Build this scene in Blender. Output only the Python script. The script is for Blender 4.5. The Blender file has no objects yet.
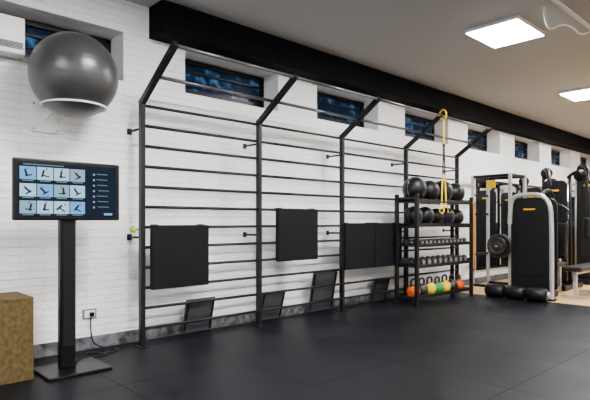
import bpy, bmesh, math, random
from mathutils import Vector, Matrix, Euler
random.seed(7)
S = bpy.context.scene
COL = S.collection

# ------------------------------------------------------------------ materials
def mat(name, col, rough=0.5, metal=0.0, emis=None, estr=0.0, bump=0.0, bscale=60, spec=0.5, var=0.0):
    m = bpy.data.materials.new(name); m.use_nodes = True
    nt = m.node_tree; b = nt.nodes["Principled BSDF"]
    b.inputs["Base Color"].default_value = (*col, 1)
    b.inputs["Roughness"].default_value = rough
    b.inputs["Metallic"].default_value = metal
    b.inputs["Specular IOR Level"].default_value = spec
    if emis:
        b.inputs["Emission Color"].default_value = (*emis, 1)
        b.inputs["Emission Strength"].default_value = estr
    if bump or var:
        tc = nt.nodes.new("ShaderNodeTexCoord")
        n = nt.nodes.new("ShaderNodeTexNoise"); n.inputs["Scale"].default_value = bscale
        n.inputs["Detail"].default_value = 4
        nt.links.new(tc.outputs["Object"], n.inputs["Vector"])
        if bump:
            bp = nt.nodes.new("ShaderNodeBump"); bp.inputs["Strength"].default_value = bump
            bp.inputs["Distance"].default_value = 0.01
            nt.links.new(n.outputs["Fac"], bp.inputs["Height"])
            nt.links.new(bp.outputs["Normal"], b.inputs["Normal"])
        if var:
            r = nt.nodes.new("ShaderNodeValToRGB")
            r.color_ramp.elements[0].position = 0.35; r.color_ramp.elements[1].position = 0.65
            r.color_ramp.elements[0].color = (*[c*(1-var) for c in col], 1)
            r.color_ramp.elements[1].color = (*[min(1, c*(1+var)) for c in col], 1)
            nt.links.new(n.outputs["Fac"], r.inputs["Fac"])
            nt.links.new(r.outputs["Color"], b.inputs["Base Color"])
    return m

def wall_mat():
    m = bpy.data.materials.new("painted_brick"); m.use_nodes = True
    nt = m.node_tree; N = nt.nodes; L = nt.links; b = N["Principled BSDF"]
    b.inputs["Roughness"].default_value = 0.6
    tc = N.new("ShaderNodeTexCoord"); sp = N.new("ShaderNodeSeparateXYZ"); cb = N.new("ShaderNodeCombineXYZ")
    ad = N.new("ShaderNodeMath"); ad.operation = 'ADD'
    L.new(tc.outputs["Object"], sp.inputs[0])
    L.new(sp.outputs["X"], ad.inputs[0]); L.new(sp.outputs["Y"], ad.inputs[1])
    L.new(ad.outputs[0], cb.inputs["X"]); L.new(sp.outputs["Z"], cb.inputs["Y"])
    br = N.new("ShaderNodeTexBrick")
    br.inputs["Scale"].default_value = 1.0
    br.inputs["Brick Width"].default_value = 0.38; br.inputs["Row Height"].default_value = 0.07
    br.inputs["Mortar Size"].default_value = 0.005; br.inputs["Mortar Smooth"].default_value = 0.8
    br.inputs["Color1"].default_value = (0.89, 0.89, 0.89, 1)
    br.inputs["Color2"].default_value = (0.87, 0.87, 0.875, 1)
    br.inputs["Mortar"].default_value = (0.78, 0.78, 0.785, 1)
    L.new(cb.outputs[0], br.inputs["Vector"])
    L.new(br.outputs["Color"], b.inputs["Base Color"])
    n = N.new("ShaderNodeTexNoise"); n.inputs["Scale"].default_value = 18; n.inputs["Detail"].default_value = 5
    mp = N.new("ShaderNodeMapping"); mp.inputs["Scale"].default_value = (0.5, 0.5, 1.6)
    L.new(tc.outputs["Object"], mp.inputs[0]); L.new(mp.outputs[0], n.inputs["Vector"])
    mu = N.new("ShaderNodeMath"); mu.operation = 'MULTIPLY_ADD'; mu.inputs[1].default_value = -0.6
    L.new(br.outputs["Fac"], mu.inputs[0]); L.new(n.outputs["Fac"], mu.inputs[2])
    bp = N.new("ShaderNodeBump"); bp.inputs["Strength"].default_value = 0.7; bp.inputs["Distance"].default_value = 0.015
    L.new(mu.outputs[0], bp.inputs["Height"]); L.new(bp.outputs["Normal"], b.inputs["Normal"])
    return m

def rubber_mat():
    m = bpy.data.materials.new("rubber_tiles"); m.use_nodes = True
    nt = m.node_tree; N = nt.nodes; L = nt.links; b = N["Principled BSDF"]
    tc = N.new("ShaderNodeTexCoord")
    br = N.new("ShaderNodeTexBrick"); br.offset = 0.0
    br.inputs["Scale"].default_value = 1.0
    br.inputs["Brick Width"].default_value = 1.0; br.inputs["Row Height"].default_value = 1.0
    br.inputs["Mortar Size"].default_value = 0.005; br.inputs["Mortar Smooth"].default_value = 0.3
    br.inputs["Color1"].default_value = (0.0034, 0.0038, 0.0052, 1)
    br.inputs["Color2"].default_value = (0.0044, 0.0049, 0.0066, 1)
    br.inputs["Mortar"].default_value = (0.0008, 0.0008, 0.0012, 1)
    mp = N.new("ShaderNodeMapping"); mp.inputs["Location"].default_value = (0.3, 0.35, 0)
    L.new(tc.outputs["Object"], mp.inputs[0]); L.new(mp.outputs[0], br.inputs["Vector"])
    n = N.new("ShaderNodeTexNoise"); n.inputs["Scale"].default_value = 70; n.inputs["Detail"].default_value = 3
    L.new(tc.outputs["Object"], n.inputs["Vector"])
    n2 = N.new("ShaderNodeTexNoise"); n2.inputs["Scale"].default_value = 1.7; n2.inputs["Detail"].default_value = 6
    L.new(tc.outputs["Object"], n2.inputs["Vector"])
    r = N.new("ShaderNodeMapRange"); r.inputs["From Min"].default_value = 0.35; r.inputs["From Max"].default_value = 0.7
    r.inputs["To Min"].default_value = 0.35; r.inputs["To Max"].default_value = 2.3
    L.new(n.outputs["Fac"], r.inputs["Value"])
    r2 = N.new("ShaderNodeMapRange"); r2.inputs["To Min"].default_value = 0.7; r2.inputs["To Max"].default_value = 1.4
    r2.inputs["From Min"].default_value = 0.3; r2.inputs["From Max"].default_value = 0.7
    L.new(n2.outputs["Fac"], r2.inputs["Value"])
    mm = N.new("ShaderNodeMath"); mm.operation = 'MULTIPLY'
    L.new(r.outputs[0], mm.inputs[0]); L.new(r2.outputs[0], mm.inputs[1])
    vm = N.new("ShaderNodeVectorMath"); vm.operation = 'SCALE'
    L.new(br.outputs["Color"], vm.inputs[0]); L.new(mm.outputs[0], vm.inputs["Scale"])
    L.new(vm.outputs[0], b.inputs["Base Color"])
    sm = N.new("ShaderNodeMapRange"); sm.inputs["To Min"].default_value = 0.085; sm.inputs["To Max"].default_value = 0.02
    L.new(br.outputs["Fac"], sm.inputs["Value"]); L.new(sm.outputs[0], b.inputs["Specular IOR Level"])
    rr = N.new("ShaderNodeMapRange"); rr.inputs["To Min"].default_value = 0.34; rr.inputs["To Max"].default_value = 0.55
    L.new(n2.outputs["Fac"], rr.inputs["Value"]); L.new(rr.outputs[0], b.inputs["Roughness"])
    su = N.new("ShaderNodeMath"); su.operation = 'MULTIPLY_ADD'; su.inputs[1].default_value = -2.0
    L.new(br.outputs["Fac"], su.inputs[0]); L.new(n.outputs["Fac"], su.inputs[2])
    bp = N.new("ShaderNodeBump"); bp.inputs["Strength"].default_value = 0.4; bp.inputs["Distance"].default_value = 0.004
    L.new(su.outputs[0], bp.inputs["Height"]); L.new(bp.outputs["Normal"], b.inputs["Normal"])
    return m

def wood_mat(name, c1, c2, scale=(1, 12, 1), rough=0.4):
    m = bpy.data.materials.new(name); m.use_nodes = True
    nt = m.node_tree; N = nt.nodes; L = nt.links; b = N["Principled BSDF"]
    b.inputs["Roughness"].default_value = rough
    b.inputs["Specular IOR Level"].default_value = 0.15
    tc = N.new("ShaderNodeTexCoord"); mp = N.new("ShaderNodeMapping"); mp.inputs["Scale"].default_value = scale
    n = N.new("ShaderNodeTexNoise"); n.inputs["Scale"].default_value = 4; n.inputs["Detail"].default_value = 8
    r = N.new("ShaderNodeValToRGB"); r.color_ramp.elements[0].color = (*c1, 1); r.color_ramp.elements[1].color = (*c2, 1)
    r.color_ramp.elements[0].position = 0.3; r.color_ramp.elements[1].position = 0.7
    L.new(tc.outputs["Object"], mp.inputs[0]); L.new(mp.outputs[0], n.inputs["Vector"])
    L.new(n.outputs["Fac"], r.inputs["Fac"]); L.new(r.outputs["Color"], b.inputs["Base Color"])
    return m

def window_scene_mat():
    m = bpy.data.materials.new("street_view_glass"); m.use_nodes = True
    nt = m.node_tree; N = nt.nodes; L = nt.links; b = N["Principled BSDF"]
    b.inputs["Roughness"].default_value = 0.12
    b.inputs["Specular IOR Level"].default_value = 0.1
    tc = N.new("ShaderNodeTexCoord"); mp = N.new("ShaderNodeMapping"); mp.inputs["Scale"].default_value = (4.2, 1, 5)
    n = N.new("ShaderNodeTexNoise"); n.inputs["Scale"].default_value = 1.6; n.inputs["Detail"].default_value = 1
    n.inputs["Distortion"].default_value = 0.6
    r = N.new("ShaderNodeValToRGB"); e = r.color_ramp.elements
    e[0].position = 0.50; e[0].color = (0.0025, 0.007, 0.018, 1)
    e[1].position = 0.72; e[1].color = (0.035, 0.09, 0.17, 1)
    x = e.new(0.58); x.color = (0.005, 0.022, 0.065, 1)
    L.new(tc.outputs["Object"], mp.inputs[0]); L.new(mp.outputs[0], n.inputs["Vector"])
    L.new(n.outputs["Fac"], r.inputs["Fac"]); L.new(r.outputs["Color"], b.inputs["Base Color"])
    L.new(r.outputs["Color"], b.inputs["Emission Color"]); b.inputs["Emission Strength"].default_value = 0.8
    return m

M_WALL = wall_mat(); M_RUB = rubber_mat()
M_PLAIN = mat("white_paint", (0.86, 0.86, 0.86), 0.7, bump=0.1)
M_CEIL = mat("ceiling_paint", (0.38, 0.39, 0.40), 0.85, bump=0.05, spec=0.1)
M_BEAM = mat("black_beam_paint", (0.0018, 0.0018, 0.0022), 0.8, bump=0.2, spec=0.06)
M_BASEB = mat("grey_marble", (0.09, 0.09, 0.10), 0.35, var=0.75, bscale=14, spec=0.3)
M_WOODF = wood_mat("wood_floor", (0.46, 0.27, 0.09), (0.66, 0.44, 0.18), (1, 9, 1), 0.35)
M_BOX = wood_mat("plyo_wood", (0.045, 0.030, 0.010), (0.10, 0.070, 0.025), (9, 9, 7), 0.75)
M_FRAME = mat("rack_steel", (0.0050, 0.0050, 0.0060), 0.40, 0.0, bump=0.05, bscale=200, spec=0.25)
M_BAR = mat("pullup_bar_steel", (0.03, 0.03, 0.033), 0.30, 0.0, bump=0.02, bscale=200, spec=0.9)
M_BLK = mat("black_plastic", (0.002, 0.002, 0.0025), 0.35, spec=0.2)
M_BLKM = mat("matte_black", (0.004, 0.004, 0.0045), 0.65, bump=0.15, bscale=120, spec=0.15)
M_PAD = mat("black_vinyl", (0.0035, 0.0035, 0.004), 0.42, bump=0.1, bscale=200, spec=0.25)
M_BOARD = mat("board_black", (0.0050, 0.0050, 0.0060), 0.6, bump=0.2, bscale=150, spec=0.1)
M_GREYB = mat("board_grey", (0.038, 0.040, 0.045), 0.6, bump=0.2, bscale=150, spec=0.2)
M_CHROME = mat("chrome", (0.7, 0.7, 0.72), 0.18, 1.0, bump=0.01)
M_SILV = mat("silver_paint", (0.42, 0.43, 0.45), 0.35, 0.5, bump=0.01)
M_WHP = mat("white_plastic", (0.8, 0.8, 0.79), 0.4, bump=0.01)
M_GREYP = mat("grey_plastic", (0.14, 0.14, 0.145), 0.4, bump=0.01, spec=0.3)
M_YEL = mat("yellow_strap", (0.72, 0.42, 0.0), 0.7, bump=0.1, spec=0.1)
M_ORG = mat("orange_vinyl", (0.65, 0.09, 0.0), 0.5, bump=0.02, spec=0.2)
M_GRN = mat("green_vinyl", (0.01, 0.2, 0.05), 0.5, bump=0.02, spec=0.2)
M_RED = mat("red_rubber", (0.4, 0.012, 0.008), 0.5, bump=0.05, spec=0.2)
M_LIME = mat("lime_clip", (0.35, 0.6, 0.02), 0.8, bump=0.2)
M_IRON = mat("cast_iron", (0.012, 0.012, 0.013), 0.45, 0.0, bump=0.15, spec=0.4)
M_GLASS = window_scene_mat()
M_LED = mat("led_panel", (1, 1, 1), 0.5, emis=(1.0, 0.985, 0.965), estr=170)
M_SCRBG = mat("screen_off", (0.001, 0.0015, 0.0025), 0.25, emis=(0.004, 0.012, 0.028), estr=1.0, spec=0.1)
M_TILE = mat("screen_tile", (0.02, 0.02, 0.02), 0.3, emis=(0.45, 0.80, 1.0), estr=1.15)
M_TILE2 = mat("screen_tile_hi", (0.02, 0.02, 0.02), 0.3, emis=(0.10, 0.42, 0.9), estr=1.2)
M_TILE3 = mat("screen_tile_grey", (0.02, 0.02, 0.02), 0.3, emis=(0.25, 0.45, 0.62), estr=1.1)
M_SILH = mat("screen_figure", (0.003, 0.003, 0.005), 0.3, emis=(0.006, 0.02, 0.04), estr=1.0, spec=0.1)
M_SKIN = mat("screen_figure_skin", (0.01, 0.01, 0.01), 0.3, emis=(0.45, 0.2, 0.1), estr=0.8)
M_TXT = mat("screen_text", (0.01, 0.01, 0.01), 0.3, emis=(0.10, 0.2, 0.32), estr=1.0)
M_MIRROR = mat("mirror_glass", (0.75, 0.77, 0.78), 0.02, 1.0)
M_BALL = mat("ball_grey", (0.026, 0.026, 0.028), 0.34, 0.0, spec=0.55)

# ------------------------------------------------------------------ builders
def link(o, parent=None):
    COL.objects.link(o)
    if parent is not None: o.parent = parent
    return o

def empty(name, loc=(0, 0, 0), rz=0.0):
    e = bpy.data.objects.new(name, None); e.location = loc; e.rotation_euler = (0, 0, rz)
    e.empty_display_size = 0.1
    return link(e)

def from_bm(name, bm, m, parent=None, smooth=False):
    me = bpy.data.meshes.new(name); bm.to_mesh(me); bm.free()
    if m: me.materials.append(m)
    if smooth:
        for p in me.polygons: p.use_smooth = True
    return link(bpy.data.objects.new(name, me), parent)

def box(p, name, c, s, m, bev=0.0, rot=None, seg=2):
    bm = bmesh.new(); bmesh.ops.create_cube(bm, size=1)
    for v in bm.verts: v.co = Vector((v.co.x*s[0], v.co.y*s[1], v.co.z*s[2]))
    if bev > 0:
        bmesh.ops.bevel(bm, geom=bm.edges[:], offset=min(bev, min(s)*0.49), segments=seg, affect='EDGES', profile=0.5)
    if rot: bmesh.ops.transform(bm, matrix=Euler(rot).to_matrix().to_4x4(), verts=bm.verts)
    bmesh.ops.translate(bm, vec=Vector(c), verts=bm.verts)
    return from_bm(name, bm, m, p)

def cyl(p, name, a, b, r, m, r2=None, seg=20, bev=0.0):
    a = Vector(a); b = Vector(b); d = b-a
    bm = bmesh.new()
    bmesh.ops.create_cone(bm, cap_ends=True, segments=seg, radius1=r, radius2=r if r2 is None else r2, depth=d.length)
    if bev:
        ed = [e for e in bm.edges if abs(e.verts[0].co.z-e.verts[1].co.z) < 1e-6]
        bmesh.ops.bevel(bm, geom=ed, offset=bev, segments=3, affect='EDGES', profile=0.5)
    q = d.to_track_quat('Z', 'Y').to_matrix().to_4x4()
    bmesh.ops.transform(bm, matrix=Matrix.Translation((a+b)/2) @ q, verts=bm.verts)
    for f in bm.faces: f.smooth = len(f.verts) == 4
    return from_bm(name, bm, m, p)

def beam(p, name, a, b, w, h, m, bev=0.004):
    a = Vector(a); b = Vector(b); d = b-a
    bm = bmesh.new(); bmesh.ops.create_cube(bm, size=1)
    for v in bm.verts: v.co = Vector((v.co.x*w, v.co.y*h, v.co.z*d.length))
    bmesh.ops.bevel(bm, geom=bm.edges[:], offset=bev, segments=1, affect='EDGES')
    z = d.normalized(); up = Vector((0, 0, 1)) if abs(z.z) < 0.95 else Vector((0, 1, 0))
    x = up.cross(z).normalized(); y = z.cross(x)
    R = Matrix((x, y, z)).transposed().to_4x4()
    bmesh.ops.transform(bm, matrix=Matrix.Translation((a+b)/2) @ R, verts=bm.verts)
    return from_bm(name, bm, m, p)

def tube(p, name, pts, r, m, cyc=False, smooth=True, res=3):
    cu = bpy.data.curves.new(name, 'CURVE'); cu.dimensions = '3D'
    cu.bevel_depth = r; cu.bevel_resolution = res; cu.use_fill_caps = True
    if smooth:
        sp = cu.splines.new('NURBS'); sp.points.add(len(pts)-1)
        for i, q in enumerate(pts): sp.points[i].co = (*q, 1)
        sp.order_u = 3; sp.use_endpoint_u = not cyc; sp.use_cyclic_u = cyc; sp.resolution_u = 8
    else:
        sp = cu.splines.new('POLY'); sp.points.add(len(pts)-1)
        for i, q in enumerate(pts): sp.points[i].co = (*q, 1)
        sp.use_cyclic_u = cyc
    cu.materials.append(m)
    return link(bpy.data.objects.new(name, cu), p)

def lathe(p, name, prof, m, c=(0, 0, 0), seg=36, axis='Z', smooth=True):
    bm = bmesh.new(); rings = []
    for r, z in prof:
        rings.append([bm.verts.new((r*math.cos(2*math.pi*i/seg), r*math.sin(2*math.pi*i/seg), z)) for i in range(seg)])
    for k in range(len(rings)-1):
        for i in range(seg):
            j = (i+1) % seg
            bm.faces.new((rings[k][i], rings[k][j], rings[k+1][j], rings[k+1][i]))
    bm.faces.new(list(reversed(rings[0]))); bm.faces.new(rings[-1])
    if axis == 'X': bmesh.ops.rotate(bm, cent=(0, 0, 0), matrix=Matrix.Rotation(math.radians(90), 3, 'Y'), verts=bm.verts)
    if axis == 'Y': bmesh.ops.rotate(bm, cent=(0, 0, 0), matrix=Matrix.Rotation(math.radians(-90), 3, 'X'), verts=bm.verts)
    bmesh.ops.translate(bm, vec=Vector(c), verts=bm.verts)
    for f in bm.faces: f.smooth = smooth and len(f.verts) == 4
    return from_bm(name, bm, m, p)

def ring(p, name, c, R, r, m, axis='Z', seg=40, sc=(1, 1)):
    pts = []
    for i in range(seg):
        a = 2*math.pi*i/seg; u = R*math.cos(a)*sc[0]; v = R*math.sin(a)*sc[1]
        if axis == 'Z': q = (c[0]+u, c[1]+v, c[2])
        elif axis == 'X': q = (c[0], c[1]+u, c[2]+v)
        else: q = (c[0]+u, c[1], c[2]+v)
        pts.append(q)
    return tube(p, name, pts, r, m, cyc=True, smooth=False)

# ------------------------------------------------------------------ room shell
WY = 4.90; H = 3.40; X0, X1 = -3.0, 17.0; YB = -4.0
SILL = 2.60; NTOP = 3.08; GY = 5.20
niches = [(0.96+2.05*i, 2.31+2.05*i) for i in range(-1, 8)]

def multi_box(name, boxes, m, mats=None):
    bm = bmesh.new()
    for k, (a, b) in enumerate(boxes):
        r = bmesh.ops.create_cube(bm, size=1)
        c = [(a[i]+b[i])/2 for i in range(3)]; s = [b[i]-a[i] for i in range(3)]
        for v in r['verts']: v.co = Vector((v.co.x*s[0]+c[0], v.co.y*s[1]+c[1], v.co.z*s[2]+c[2]))
        if mats:
            for f in {f for v in r['verts'] for f in v.link_faces}: f.material_index = k
    o = from_bm(name, bm, None if mats else m)
    if mats:
        for q in mats: o.data.materials.append(q)
    return o

bx = [((X0, WY, 0), (X1, 5.45, SILL)), ((X0, WY, NTOP), (X1, 5.45, H)), ((X0, 5.30, SILL), (X1, 5.45, NTOP))]
prev = X0
for a, b in niches:
    bx.append(((prev, WY, SILL), (a, 5.30, NTOP))); prev = b
bx.append(((prev, WY, SILL), (X1, 5.30, NTOP)))
multi_box("wall_front", bx, M_WALL)
multi_box("wall_left", [((X0-0.15, YB, 0), (X0, 5.45, H))], M_PLAIN)
multi_box("wall_right", [((X1, YB, 0), (X1+0.15, 5.45, H))], M_PLAIN)
multi_box("wall_back", [((X0-0.15, YB-0.15, 0), (X1+0.15, YB, H))], M_PLAIN)
multi_box("ceiling", [((X0-0.15, YB-0.15, H), (X1+0.15, 5.45, H+0.15))], M_CEIL)
multi_box("floor", [((X0-0.15, YB-0.15, -0.12), (8.15, 5.45, 0)), ((8.15, YB-0.15, -0.12), (X1+0.15, 5.45, 0))], None, [M_RUB, M_WOODF])
multi_box("trim_1", [((2.585, 4.62, NTOP), (X1, WY, H))], M_BEAM).name = "trim_ceiling_beam"
box(None, "baseboard_front", ((X0+X1)/2, WY-0.009, 0.06), (X1-X0, 0.018, 0.12), M_BASEB, 0.003)

for k, (a, b) in enumerate(niches):
    w = empty("window_%d" % (k+1))
    cx = (a+b)/2; z0, z1 = SILL+0.01, NTOP-0.02
    box(w, "glass", (cx, GY+0.02, (z0+z1)/2), (b-a-0.02, 0.01, z1-z0), M_GLASS)
    box(w, "frame_top", (cx, GY, z1-0.02), (b-a-0.01, 0.05, 0.05), M_BLK, 0.004)
    box(w, "frame_bottom", (cx, GY, z0+0.06), (b-a-0.01, 0.05, 0.11), M_BLK, 0.004)
    box(w, "frame_left", (a+0.03, GY, (z0+z1)/2), (0.055, 0.05, z1-z0), M_BLK, 0.004)
    box(w, "frame_right", (b-0.03, GY, (z0+z1)/2), (0.055, 0.05, z1-z0), M_BLK, 0.004)
    box(w, "mid_rail", (cx, GY-0.01, z1-0.13), (b-a-0.1, 0.03, 0.03), M_BLK, 0.004)
    cyl(w, "tie_rod", (a+0.02, GY-0.06, z0+0.18), (b-0.02, GY-0.06, z0+0.18), 0.006, M_BLK, seg=8)

panels = [(5.88, 2.68), (9.65, 3.0), (2.2, 2.4), (-1.0, 2.2), (2.2, -0.8), (5.86, -0.8), (9.45, -0.8), (-1.0, -1.5), (13.0, 2.95), (13.0, -0.8)]  # leading pair is visible; remaining panels are added out of view to light the room
for x, y in panels:
    e = empty("ceiling_light_panel", (x, y, H))
    box(e, "housing", (0, 0, -0.02), (0.74, 0.62, 0.038), M_WHP, 0.004)
    box(e, "diffuser", (0, 0, -0.042), (0.70, 0.58, 0.006), M_LED, 0.001)

# ------------------------------------------------------------------ wall bar rack
RY = 4.63
UX = [2.37, 3.822, 5.264, 6.75, 8.285]
rk = empty("wall_bar_training_rack")
TIP = (4.01, 2.76)
for i, x in enumerate(UX):
    box(rk, "upright_%d" % (i+1), (x, RY, 1.19), (0.045, 0.06, 2.36), M_FRAME, 0.004)
    box(rk, "foot_plate_%d" % (i+1), (x, RY, 0.006), (0.09, 0.12, 0.012), M_FRAME, 0.002)
    beam(rk, "overhead_arm_%d" % (i+1), (x, RY+0.02, 2.33), (x, TIP[0], TIP[1]), 0.05, 0.06, M_FRAME)
    for j, z in enumerate((1.05, 2.1)):
        cyl(rk, "wall_bracket_%d_%d" % (i+1, j+1), (x, RY+0.03, z), (x, WY-0.006, z), 0.012, M_FRAME)
        box(rk, "wall_plate_%d_%d" % (i+1, j+1), (x, WY-0.006, z), (0.05, 0.011, 0.06), M_FRAME, 0.003)
zs = [2.32-0.195*k for k in range(12)]
for s in range(4):
    a, b = UX[s]+0.0225, UX[s+1]-0.0225
    for k, z in enumerate(zs):
        cyl(rk, "rung_%d_%d" % (s+1, k+1), (a, RY, z), (b, RY, z), 0.0155, M_FRAME, seg=12)
    for k, t in enumerate((0.48, 0.97)):
        y = RY+0.02+(TIP[0]-RY-0.02)*t; z = 2.33+(TIP[1]-2.33)*t
        cyl(rk, "pullup_bar_%d_%d" % (s+1, k+1), (a, y, z), (b, y, z), 0.017, M_BAR, seg=16)

def hang(x0, x1, z0, z1):
    e = empty("hanging_padded_board"); w = x1-x0; cx = (x0+x1)/2
    box(e, "panel", (cx, 4.552, (z0+z1)/2), (w, 0.05, z1-z0), M_BOARD, 0.012)
    box(e, "back_panel", (cx, 4.59, (z0+z1)/2), (w-0.03, 0.014, z1-z0-0.04), M_FRAME, 0.003)
    for sx in (x0+0.06, x1-0.06):
        box(e, "hook", (sx, 4.60, z1+0.002), (0.03, 0.10, 0.012), M_FRAME, 0.002)
        box(e, "hook_lip", (sx, 4.655, z1-0.018), (0.03, 0.010, 0.04), M_FRAME, 0.002)
hang(2.42, 3.07, 0.55, 1.17)
hang(4.03, 4.70, 0.735, 1.362)
hang(5.23, 5.865, 0.565, 1.185)
hang(5.875, 6.50, 0.565, 1.185)

def lean(x, w, h, yt):
    e = empty("leaning_step_board")
    yb = 4.84; L = math.hypot(h, yb-yt); ang = math.atan2(yb-yt, h)
    for nm, ww, off, m in (("panel", w, 0, M_GREYB), ("edge_strip", 0.02, -0.014, M_BOARD)):
        xs = (x,) if nm == "panel" else (x-w/2+0.02, x+w/2-0.02)
        for xx in xs:
            box(e, nm, (xx, (yb+yt)/2+off, h/2+0.012), (ww, 0.022, L*(1 if nm == "panel" else 0.9)), m, 0.005, rot=(ang, 0, 0))
lean(3.11, 0.36, 0.37, 4.74)
lean(4.15, 0.36, 0.35, 4.74)
lean(5.05, 0.45, 0.54, 4.73)
lean(6.30, 0.36, 0.35, 4.74)

# ------------------------------------------------------------------ kiosk
k = empty("touchscreen_kiosk")
KX, KY, KZ = 1.56, 4.30, 1.45
box(k, "column", (KX, KY+0.03, 0.66), (0.125, 0.07, 1.28), M_BLK, 0.012)
box(k, "column_front_inlay", (KX, KY-0.008, 0.70), (0.09, 0.008, 1.0), M_BLKM, 0.002)
box(k, "base_plate", (KX+0.03, KY+0.0, 0.012), (0.50, 0.42, 0.022), M_BLK, 0.008)
box(k, "mount", (KX, KY+0.03, 1.40), (0.24, 0.05, 0.24), M_BLK, 0.01)
box(k, "monitor_body", (KX, KY-0.015, KZ), (0.83, 0.05, 0.475), M_BLK, 0.012)
box(k, "screen", (KX, KY-0.042, KZ), (0.76, 0.006, 0.41), M_SCRBG, 0.001)
sy = KY-0.0465
for r in range(3):
    for c in range(4):
        x = KX-0.315+c*0.124; z = KZ+0.118-r*0.13
        tm = M_TILE2 if (r, c) in ((0, 0), (2, 3), (1, 1)) else (M_TILE3 if (r, c) in ((1, 2), (0, 3), (2, 0)) else M_TILE)
        box(k, "tile", (x, sy, z+0.006), (0.116, 0.003, 0.098), tm)
        a = random.uniform(-0.9, 0.9)
        box(k, "tile_figure", (x+random.uniform(-.02, .02), sy-0.002, z+0.006), (0.015, 0.002, 0.056), M_SILH, rot=(0, a, 0))
        box(k, "tile_figure_arm", (x+0.004, sy-0.002, z-0.012), (0.05, 0.002, 0.010), M_SILH, rot=(0, a*0.7, 0))
        box(k, "tile_figure_head", (x+0.035*math.sin(a), sy-0.0025, z+0.006+0.036*math.cos(a)), (0.014, 0.002, 0.014), M_SKIN)
        box(k, "tile_label", (x, sy, z-0.052), (0.08, 0.003, 0.008), M_TXT)
box(k, "title_bar", (KX-0.2, sy, KZ+0.190), (0.3, 0.003, 0.008), M_TXT)
for r in range(7):
    box(k, "menu_icon", (KX+0.19, sy, KZ+0.14-r*0.045), (0.014, 0.003, 0.013), M_TILE3)
    box(k, "menu_line", (KX+0.265+random.uniform(-.01, .01), sy, KZ+0.145-r*0.045), (0.09, 0.003, 0.006), M_TXT)
box(k, "menu_button", (KX+0.31, sy, KZ-0.185), (0.07, 0.003, 0.018), M_TILE2)
tube(k, "power_cable", [(KX+0.05, KY+0.09, 0.05), (KX+0.2, KY+0.25, 0.02), (KX+0.35, KY+0.2, 0.012), (KX+0.5, KY+0.35, 0.012),
     (KX+0.35, KY+0.45, 0.012), (KX+0.28, KY+0.36, 0.015), (KX+0.5, KY+0.28, 0.016), (KX+0.62, KY+0.4, 0.012), (KX+0.42, KY+0.52, 0.03), (KX+0.40, KY+0.55, 0.2), (KX+0.41, 4.862, 0.30)], 0.007, M_BLK)

o = empty("wall_power_outlet")
box(o, "cover_plate", (1.97, WY-0.008, 0.335), (0.13, 0.014, 0.09), M_GREYP, 0.004)
box(o, "face", (1.97, WY-0.017, 0.335), (0.10, 0.005, 0.065), M_WHP, 0.002)
box(o, "plug", (1.985, WY-0.032, 0.33), (0.04, 0.028, 0.04), M_BLK, 0.006)

p = empty("wooden_plyo_box")
def pbox(a, b, nm):
    box(p, nm, [(a[i]+b[i])/2 for i in range(3)], [b[i]-a[i] for i in range(3)], M_BOX, 0.004)
pbox((0.60, 4.25, 0.0), (1.285, 4.275, 0.605), "front_panel")
pbox((0.60, 4.655, 0.0), (1.285, 4.68, 0.605), "rear_panel")
pbox((0.60, 4.275, 0.0), (0.625, 4.655, 0.605), "side_panel_a")
pbox((1.26, 4.275, 0.0), (1.285, 4.655, 0.605), "side_panel_b")
pbox((0.60, 4.25, 0.605), (1.285, 4.68, 0.63), "top_panel")

BC = (1.68, 4.49, 2.44); BR = 0.355
prof = []
for i in range(65):
    a = -math.pi/2+math.pi*i/64
    rr = BR*(1+0.002*math.sin(a*46)*(abs(a) < 1.2))
    prof.append((max(0.001, rr*math.cos(a)), rr*math.sin(a)))
lathe(None, "exercise_ball", prof, M_BALL, BC, seg=64)
h = empty("ball_wall_holder")
ring(h, "cradle_ring", (BC[0], BC[1], BC[2]-0.262), 0.258, 0.008, M_WHP)
box(h, "wall_plate", (1.575, WY-0.012, 2.13), (0.24, 0.022, 0.27), M_WHP, 0.005)
for dx in (-0.06, 0.06):
    tube(h, "arm", [(1.62+dx, WY-0.02, 2.12), (1.62+dx, 4.80, 2.10), (1.65+dx, 4.745, 2.17)], 0.01, M_WHP)
for dx in (-0.1, 0.1):
    for dz in (-0.11, 0.11):
        cyl(h, "screw", (1.575+dx, WY-0.028, 2.13+dz), (1.575+dx, WY-0.02, 2.13+dz), 0.008, M_GREYP, seg=10)

ac = empty("air_vent_unit")
box(ac, "body", (1.20, 4.90, 2.76), (0.34, 0.30, 0.31), M_WHP, 0.01)
for i in range(5):
    box(ac, "louvre", (1.20, 4.745, 2.65+i*0.012), (0.30, 0.012, 0.005), M_GREYP)

cl = empty("green_clip_hook")  # green clip, built as a small ball on a hook
lathe(cl, "ball", [(max(0.0005, 0.033*math.cos(-math.pi/2+math.pi*i/16)), 0.033*math.sin(-math.pi/2+math.pi*i/16)) for i in range(17)], M_LIME, (2.285, 4.64, 1.13), 20)
cyl(cl, "hook", (2.30, 4.64, 1.13), (2.346, 4.64, 1.13), 0.007, M_BLK)

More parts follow.
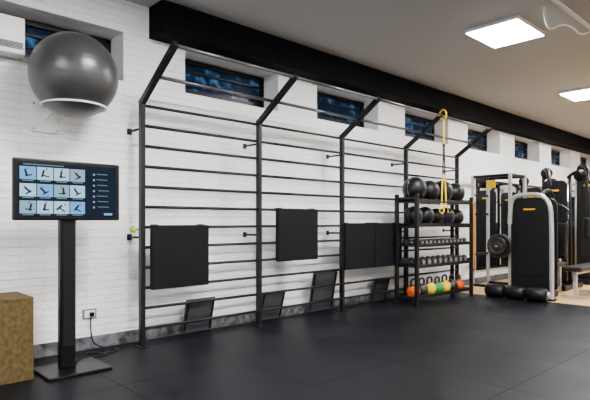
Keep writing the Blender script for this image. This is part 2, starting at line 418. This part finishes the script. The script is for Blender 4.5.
# ------------------------------------------------------------------ storage shelf
sx0, sx1, sy0, sy1 = 6.30, 7.86, 4.14, 4.48
sh = empty("equipment_storage_shelf")
for x in (sx0, sx1):
    for y in (sy0, sy1):
        box(sh, "post", (x, y, 0.80), (0.05, 0.05, 1.60), M_FRAME, 0.004)
    for z in (0.12, 0.6, 1.13, 1.54):
        box(sh, "side_rail", (x, (sy0+sy1)/2, z), (0.035, sy1-sy0-0.05, 0.035), M_FRAME, 0.003)
LV = [0.12, 0.56, 0.86, 1.15, 1.50]
SC = (sy0+sy1)/2
for z in LV:
    box(sh, "shelf_tray", ((sx0+sx1)/2, SC, z-0.008), (sx1-sx0-0.06, sy1-sy0-0.06, 0.012), M_FRAME, 0.003)
    box(sh, "front_lip", ((sx0+sx1)/2, sy0, z+0.005), (sx1-sx0-0.05, 0.02, 0.05), M_FRAME, 0.003)
    box(sh, "rear_lip", ((sx0+sx1)/2, sy1, z+0.005), (sx1-sx0-0.05, 0.02, 0.05), M_FRAME, 0.003)

def medball(x, y, z, r, m=M_PAD, band=M_GREYP):
    e = empty("medicine_ball", (x, y, z+r))
    pr = [(max(0.0005, r*math.cos(-math.pi/2+math.pi*i/24)), r*math.sin(-math.pi/2+math.pi*i/24)) for i in range(25)]
    lathe(e, "shell", pr, m, (0, 0, 0), 32)
    ring(e, "seam_a", (0, 0, 0), r*1.0, 0.003, band, 'X')
    ring(e, "seam_b", (0, 0, 0), r*1.0, 0.003, band, 'Y')
x = sx0+0.20
for r in (0.18, 0.165, 0.175, 0.165):
    medball(x, SC, LV[4]-0.002, r); x += 0.375
x = sx0+0.17
for r, m in ((0.14, M_PAD), (0.14, M_PAD), (0.13, M_PAD), (0.14, M_PAD), (0.13, M_PAD)):
    medball(x, SC, LV[3]-0.002, r, m, M_GREYP); x += 0.30
def dumbbell(e, x, y, z, L, r):
    for s in (-1, 1):
        cyl(e, "head", (x, y+s*(L/2-0.035), z+r*0.87), (x, y+s*(L/2+0.025), z+r*0.87), r, M_IRON, seg=6, bev=0.006)
        cyl(e, "end_cap", (x, y+s*(L/2+0.024), z+r*0.87), (x, y+s*(L/2+0.028), z+r*0.87), r*0.55, M_GREYP, seg=16)
    cyl(e, "handle", (x, y-L/2, z+r*0.87), (x, y+L/2, z+r*0.87), 0.014, M_CHROME, seg=12)
for z, r, n in ((LV[2], 0.045, 13), (LV[1], 0.062, 10)):
    e = empty("dumbbell_set")
    for i in range(n):
        dumbbell(e, sx0+0.1+i*(sx1-sx0-0.2)/(n-1), SC, z, 0.2, r)
def kettle(x, y, z, r, m):
    e = empty("kettlebell", (x, y, z))
    lathe(e, "body", [(r*0.55, 0), (r*0.75, 0.012), (r*0.97, r*0.55), (r, r*0.85), (r*0.88, r*1.3), (r*0.55, r*1.62), (r*0.2, r*1.72), (0.001, r*1.73)], m, (0, 0, 0), 28)
    tube(e, "handle", [(-r*0.5, 0, r*1.45), (-r*0.72, 0, r*1.95), (-r*0.5, 0, r*2.45), (0, 0, r*2.52), (r*0.5, 0, r*2.45), (r*0.72, 0, r*1.95), (r*0.5, 0, r*1.45)], r*0.15, M_IRON)
kc = [(0.10, M_ORG), (0.10, M_IRON), (0.10, M_YEL), (0.095, M_GRN), (0.10, M_YEL), (0.095, M_IRON), (0.09, M_ORG)]
for i, (r, m) in enumerate(kc):
    kettle(sx0+0.14+i*0.213, SC-0.02, LV[0]-0.002, r, m)

rb = empty("resistance_bands")
cyl(rb, "peg", (sx1+0.025, 4.16, 1.52), (sx1+0.17, 4.16, 1.52), 0.01, M_CHROME)
for i, m in enumerate((M_ORG, M_YEL, M_RED)):
    xx = sx1+0.05+0.035*i
    tube(rb, "band", [(xx, 4.16, 1.533), (xx, 4.135, 1.49), (xx, 4.14, 1.0), (xx, 4.14, 0.62-0.08*i), (xx, 4.16, 0.55-0.08*i), (xx, 4.18, 0.62-0.08*i), (xx, 4.18, 1.0), (xx, 4.185, 1.49)], 0.009, m, cyc=True)

st = empty("suspension_trainer_straps")
ax, ay = 6.75, 3.99
tube(st, "anchor_loop", [(ax-0.0, ay-0.045, 2.80), (ax, ay-0.05, 2.72), (ax, ay, 2.66), (ax, ay+0.06, 2.72), (ax, ay+0.06, 2.80), (ax, ay, 2.835)], 0.009, M_YEL, cyc=True)
box(st, "anchor_strap", (ax, ay-0.01, 2.50), (0.035, 0.008, 0.34), M_YEL, 0.002)
box(st, "buckle", (ax, ay-0.01, 2.31), (0.05, 0.02, 0.05), M_BLK, 0.004)
for s in (-1, 1):
    beam(st, "strap_black", (ax+s*0.01, ay-0.01, 2.29), (ax+s*0.03, ay-0.01, 1.88), 0.03, 0.006, M_BLK, 0.001)
    beam(st, "strap_yellow", (ax+s*0.03, ay-0.01, 1.88), (ax+s*0.06, ay-0.01, 1.50), 0.034, 0.006, M_YEL, 0.001)
    tube(st, "handle_loop", [(ax+s*0.06, ay-0.01, 1.50), (ax+s*0.06-0.055, ay-0.01, 1.38), (ax+s*0.06-0.06, ay-0.01, 1.33), (ax+s*0.06+0.06, ay-0.01, 1.33), (ax+s*0.06+0.055, ay-0.01, 1.38)], 0.007, M_YEL, cyc=True)
    cyl(st, "handle_grip", (ax+s*0.06-0.06, ay-0.01-0.02*s, 1.33), (ax+s*0.06+0.06, ay-0.01-0.02*s, 1.33), 0.017, M_BLK)
    tube(st, "foot_cradle", [(ax+s*0.06-0.04, ay-0.01, 1.31), (ax+s*0.06-0.045, ay-0.01, 1.2), (ax+s*0.06, ay-0.01, 1.14), (ax+s*0.06+0.045, ay-0.01, 1.2), (ax+s*0.06+0.04, ay-0.01, 1.31)], 0.008, M_BLK)

# ------------------------------------------------------------------ machines
def rounded_panel(p, name, c, w, h, t, r, m, face='X'):
    bm = bmesh.new(); vs = []
    for (cx, cz, a0) in ((w/2-r, h/2-r, 0), (-w/2+r, h/2-r, 90), (-w/2+r*0.4, -h/2+r*0.4, 180), (w/2-r*0.4, -h/2+r*0.4, 270)):
        rr = r if cz > 0 else r*0.4
        for i in range(7):
            a = math.radians(a0+15*i)
            u, z = cx+rr*math.cos(a), cz+rr*math.sin(a)
            vs.append(bm.verts.new((-t/2, u, z) if face == 'X' else (u, -t/2, z)))
    f = bm.faces.new(vs)
    g = bmesh.ops.extrude_face_region(bm, geom=[f])
    vec = (t, 0, 0) if face == 'X' else (0, t, 0)
    bmesh.ops.translate(bm, vec=vec, verts=[v for v in g['geom'] if isinstance(v, bmesh.types.BMVert)])
    bmesh.ops.recalc_face_normals(bm, faces=bm.faces)
    bmesh.ops.translate(bm, vec=Vector(c), verts=bm.verts)
    o = from_bm(name, bm, m, p)
    md = o.modifiers.new("bev", 'BEVEL'); md.width = 0.012; md.segments = 2; md.limit_method = 'ANGLE'
    return o

def stack_machine(name, loc, rz=0.0, hh=1.62, w=0.60, arch=M_SILV, seat=True, rollers=True):
    e = empty(name, loc, rz)
    rounded_panel(e, "shroud_front", (-0.12, 0, 0.14+(hh-0.2)/2), w, hh-0.16, 0.035, 0.12, M_PAD)
    rounded_panel(e, "shroud_rear", (0.20, 0, 0.14+(hh-0.2)/2), w, hh-0.16, 0.035, 0.12, M_PAD)
    rounded_panel(e, "shroud_inset", (-0.142, 0.0, 0.35+(hh-0.6)/2), w*0.62, hh-0.62, 0.012, 0.08, M_BLKM)
    box(e, "logo_strip", (-0.151, 0.0, hh-0.22), (0.004, w*0.3, 0.022), M_YEL)
    for i in range(12):
        box(e, "weight_plate", (0.04, 0, 0.25+i*0.045), (0.18, w*0.6, 0.04), M_IRON, 0.004)
    for y in (-w*0.2, w*0.2):
        cyl(e, "guide_rod", (0.04, y, 0.1), (0.04, y, hh-0.1), 0.012, M_CHROME)
    box(e, "base_beam", (0.04, 0, 0.07), (0.36, w+0.02, 0.10), M_BLK, 0.02)
    pts = [(-0.17, w*0.5, hh-0.45), (-0.18, w*0.48, hh-0.12), (-0.18, w*0.36, hh+0.0), (-0.18, 0, hh+0.015), (-0.18, -w*0.34, hh), (-0.18, -w*0.55, hh-0.14), (-0.18, -w*0.58, hh-0.45), (-0.18, -w*0.585, 0.6), (-0.18, -w*0.585, 0.03)]
    tube(e, "arch_tube", pts, 0.034, arch)
    box(e, "arch_foot", (-0.18, -w*0.585, 0.015), (0.12, 0.10, 0.03), M_BLK, 0.006)
    if rollers:
        for j, y in enumerate((-0.22, 0.10, 0.42)):
            lathe(e, "roller_pad", [(0.02, -0.15), (0.085, -0.145), (0.105, -0.12), (0.105, 0.12), (0.085, 0.145), (0.02, 0.15)], M_PAD, (-0.42, y, 0.107), 24, 'Y')
        cyl(e, "roller_axle", (-0.42, -0.40, 0.107), (-0.42, 0.60, 0.107), 0.02, M_CHROME)
        lathe(e, "axle_cap", [(0.01, -0.012), (0.05, -0.012), (0.05, 0.012), (0.01, 0.012)], M_SILV, (-0.42, -0.40, 0.107), 20, 'Y')
        beam(e, "roller_link", (-0.42, -0.0, 0.09), (0.0, 0.0, 0.09), 0.06, 0.05, M_BLK)
    if seat:
        beam(e, "seat_post", (0.75, 0, 0.0), (0.75, 0, 0.45), 0.08, 0.08, arch)
        beam(e, "floor_beam", (0.2, 0, 0.05), (1.25, 0, 0.05), 0.09, 0.07, arch)
        box(e, "seat_pad", (0.75, 0, 0.49), (0.42, 0.36, 0.08), M_PAD, 0.03)
        box(e, "back_pad", (1.02, 0, 0.88), (0.09, 0.34, 0.62), M_PAD, 0.035, rot=(0, 0.15, 0))
        beam(e, "back_post", (1.1, 0, 0.05), (1.08, 0, 0.9), 0.07, 0.06, arch)
        tube(e, "cable_arm", [(0.15, 0, hh-0.05), (0.5, 0.0, hh+0.12), (0.8, 0, hh+0.1), (0.85, 0, hh-0.1)], 0.03, M_BLK)
        for s in (-1, 1):
            tube(e, "handle_bar", [(0.85, 0, hh-0.1), (0.82, s*0.2, hh-0.15), (0.75, s*0.35, hh-0.35), (0.7, s*0.36, hh-0.5)], 0.018, M_BLK)
    return e

stack_machine("weight_stack_machine", (8.46, 3.40, 0))

def cable_tower(loc, rz=0.0, hh=2.1, disc=True, frame=M_BLK):
    e = empty("cable_pulley_machine", loc, rz)
    box(e, "base", (0, 0, 0.05), (0.9, 0.62, 0.09), M_BLK, 0.02)
    rounded_panel(e, "shroud", (-0.08, 0, hh/2), 0.42, hh-0.2, 0.05, 0.10, M_PAD)
    rounded_panel(e, "shroud_inset", (-0.11, 0, hh*0.55), 0.28, hh-0.8, 0.012, 0.06, M_BLKM)
    for y in (-0.23, 0.23):
        cyl(e, "column", (0, y, 0.08), (0, y, hh), 0.03, frame)
        cyl(e, "guide", (0.16, y*0.6, 0.08), (0.16, y*0.6, hh-0.1), 0.012, M_CHROME)
    for i in range(14):
        box(e, "weight_plate", (0.12, 0, 0.16+i*0.05), (0.14, 0.30, 0.044), M_IRON, 0.004)
    tube(e, "top_arm", [(0.0, 0.2, hh-0.05), (-0.1, 0.18, hh+0.07), (-0.4, 0.05, hh+0.10), (-0.62, -0.1, hh+0.0), (-0.72, -0.15, hh-0.25)], 0.035, M_BLK)
    tube(e, "top_arm_b", [(0.0, -0.2, hh-0.05), (-0.1, -0.3, hh+0.02), (-0.25, -0.5, hh+0.02), (-0.3, -0.62, hh-0.2), (-0.3, -0.62, hh-0.8)], 0.03, frame)
    if disc:
        for y, z in ((0.05, hh+0.02), (-0.5, hh-0.05)):
            lathe(e, "pulley", [(0.02, -0.02), (0.10, -0.02), (0.085, 0), (0.10, 0.02), (0.02, 0.02)], M_BLK, (-0.33, y, z), 24, 'X')
    box(e, "lever_pad", (-0.32, -0.62, hh-0.95), (0.12, 0.12, 0.36), M_PAD, 0.04)
    box(e, "accent", (-0.12, 0.0, hh-0.28), (0.006, 0.16, 0.03), M_YEL)
    return e
cable_tower((10.0, 3.60, 0), 0.0, 2.05)
cable_tower((11.3, 3.45, 0), 0.1, 2.2, True, M_SILV)
cable_tower((10.95, 4.4, 0), 0.0, 2.0)
cable_tower((12.2, 4.35, 0), 0.1, 2.0, False, M_SILV)
stack_machine("weight_stack_machine", (13.6, 4.2, 0), 0.1, 1.8, 0.7, M_BLK, True, False)
stack_machine("weight_stack_machine", (12.9, 3.2, 0), -0.1, 1.9, 0.7, M_SILV, True, False)

pr = empty("power_rack")
for x in (9.02, 9.62):
    for y in (4.02, 4.72):
        box(pr, "post", (x, y, 1.03), (0.05, 0.05, 2.06), M_SILV, 0.004)
    beam(pr, "cross_top", (x, 4.045, 2.03), (x, 4.695, 2.03), 0.05, 0.05, M_BLK)
    beam(pr, "cross_bottom", (x, 4.045, 0.04), (x, 4.695, 0.04), 0.05, 0.05, M_BLK)
for y in (4.02, 4.72):
    beam(pr, "rail_top", (9.045, y, 2.03), (9.595, y, 2.03), 0.05, 0.05, M_BLK)
for z in (0.6, 1.35, 1.7):
    beam(pr, "rear_rail", (9.045, 4.72, z), (9.595, 4.72, z), 0.04, 0.04, M_BLK)
for x in (9.02, 9.62):
    box(pr, "bar_hook", (x, 4.06, 0.755), (0.04, 0.13, 0.02), M_BLK, 0.003)
    box(pr, "bar_hook_lip", (x, 4.14, 0.79), (0.04, 0.02, 0.08), M_BLK, 0.003)
box(pr, "sign_plate", (8.99, 4.35, 1.88), (0.012, 0.16, 0.14), M_YEL, 0.003)
bb = empty("loaded_barbell")
cyl(bb, "bar", (8.62, 4.095, 0.785), (10.02, 4.095, 0.785), 0.014, M_CHROME)
for i, (x, r) in enumerate(((8.80, 0.21), (8.75, 0.21), (8.70, 0.15), (9.80, 0.2))):
    lathe(bb, "plate", [(0.02, -0.018), (r*0.4, -0.02), (r*0.45, -0.012), (r*0.82, -0.012), (r*0.86, -0.02), (r, -0.018), (r, 0.018), (r*0.86, 0.02), (r*0.82, 0.012), (r*0.45, 0.012), (0.02, 0.018)], M_IRON, (x, 4.095, 0.785), 36, 'X')

be = empty("flat_weight_bench")
BY = 2.92
box(be, "pad", (9.30, BY, 0.46), (1.15, 0.28, 0.08), M_PAD, 0.03)
for x in (8.90, 9.70):
    beam(be, "leg", (x, BY, 0.03), (x, BY, 0.42), 0.05, 0.05, M_SILV)
    box(be, "foot", (x, BY, 0.02), (0.06, 0.42, 0.04), M_SILV, 0.006)
beam(be, "spine", (8.90, BY, 0.39), (9.70, BY, 0.39), 0.05, 0.05, M_SILV)

mi = empty("wall_mirror")
box(mi, "glass", (12.2, WY-0.012, 1.15), (5.4, 0.012, 1.7), M_MIRROR)
for z in (0.29, 2.01):
    box(mi, "frame_rail", (12.2, WY-0.02, z), (5.46, 0.03, 0.04), M_BLK, 0.003)
for x in (9.5, 11.3, 13.1, 14.9):
    box(mi, "frame_stile", (x, WY-0.02, 1.15), (0.04, 0.03, 1.72), M_BLK, 0.003)

tr = empty("ceiling_track_light")
box(tr, "rail", (5.9, 1.95, H-0.02), (2.0, 0.03, 0.035), M_WHP, 0.004)
tube(tr, "cable", [(5.5, 2.1, H-0.005), (5.55, 2.12, H-0.08), (5.75, 2.15, H-0.17), (5.95, 2.1, H-0.06), (6.15, 2.05, H-0.05), (6.3, 2.0, H-0.14), (6.5, 1.97, H-0.03)], 0.009, M_WHP)

# ------------------------------------------------------------------ world + camera
w = bpy.data.worlds.new("World"); S.world = w; w.use_nodes = True
w.node_tree.nodes["Background"].inputs[0].default_value = (0.9, 0.95, 1, 1)
w.node_tree.nodes["Background"].inputs[1].default_value = 0.3
cd = bpy.data.cameras.new("camera"); cd.sensor_width = 36; cd.lens = 520/590*36
cd.shift_y = 22/590; cd.clip_start = 0.05
co = bpy.data.objects.new("camera", cd); COL.objects.link(co)
co.location = (0, 0, 1.2); co.rotation_euler = (math.radians(90), 0, math.radians(46.5-90))
S.camera = co
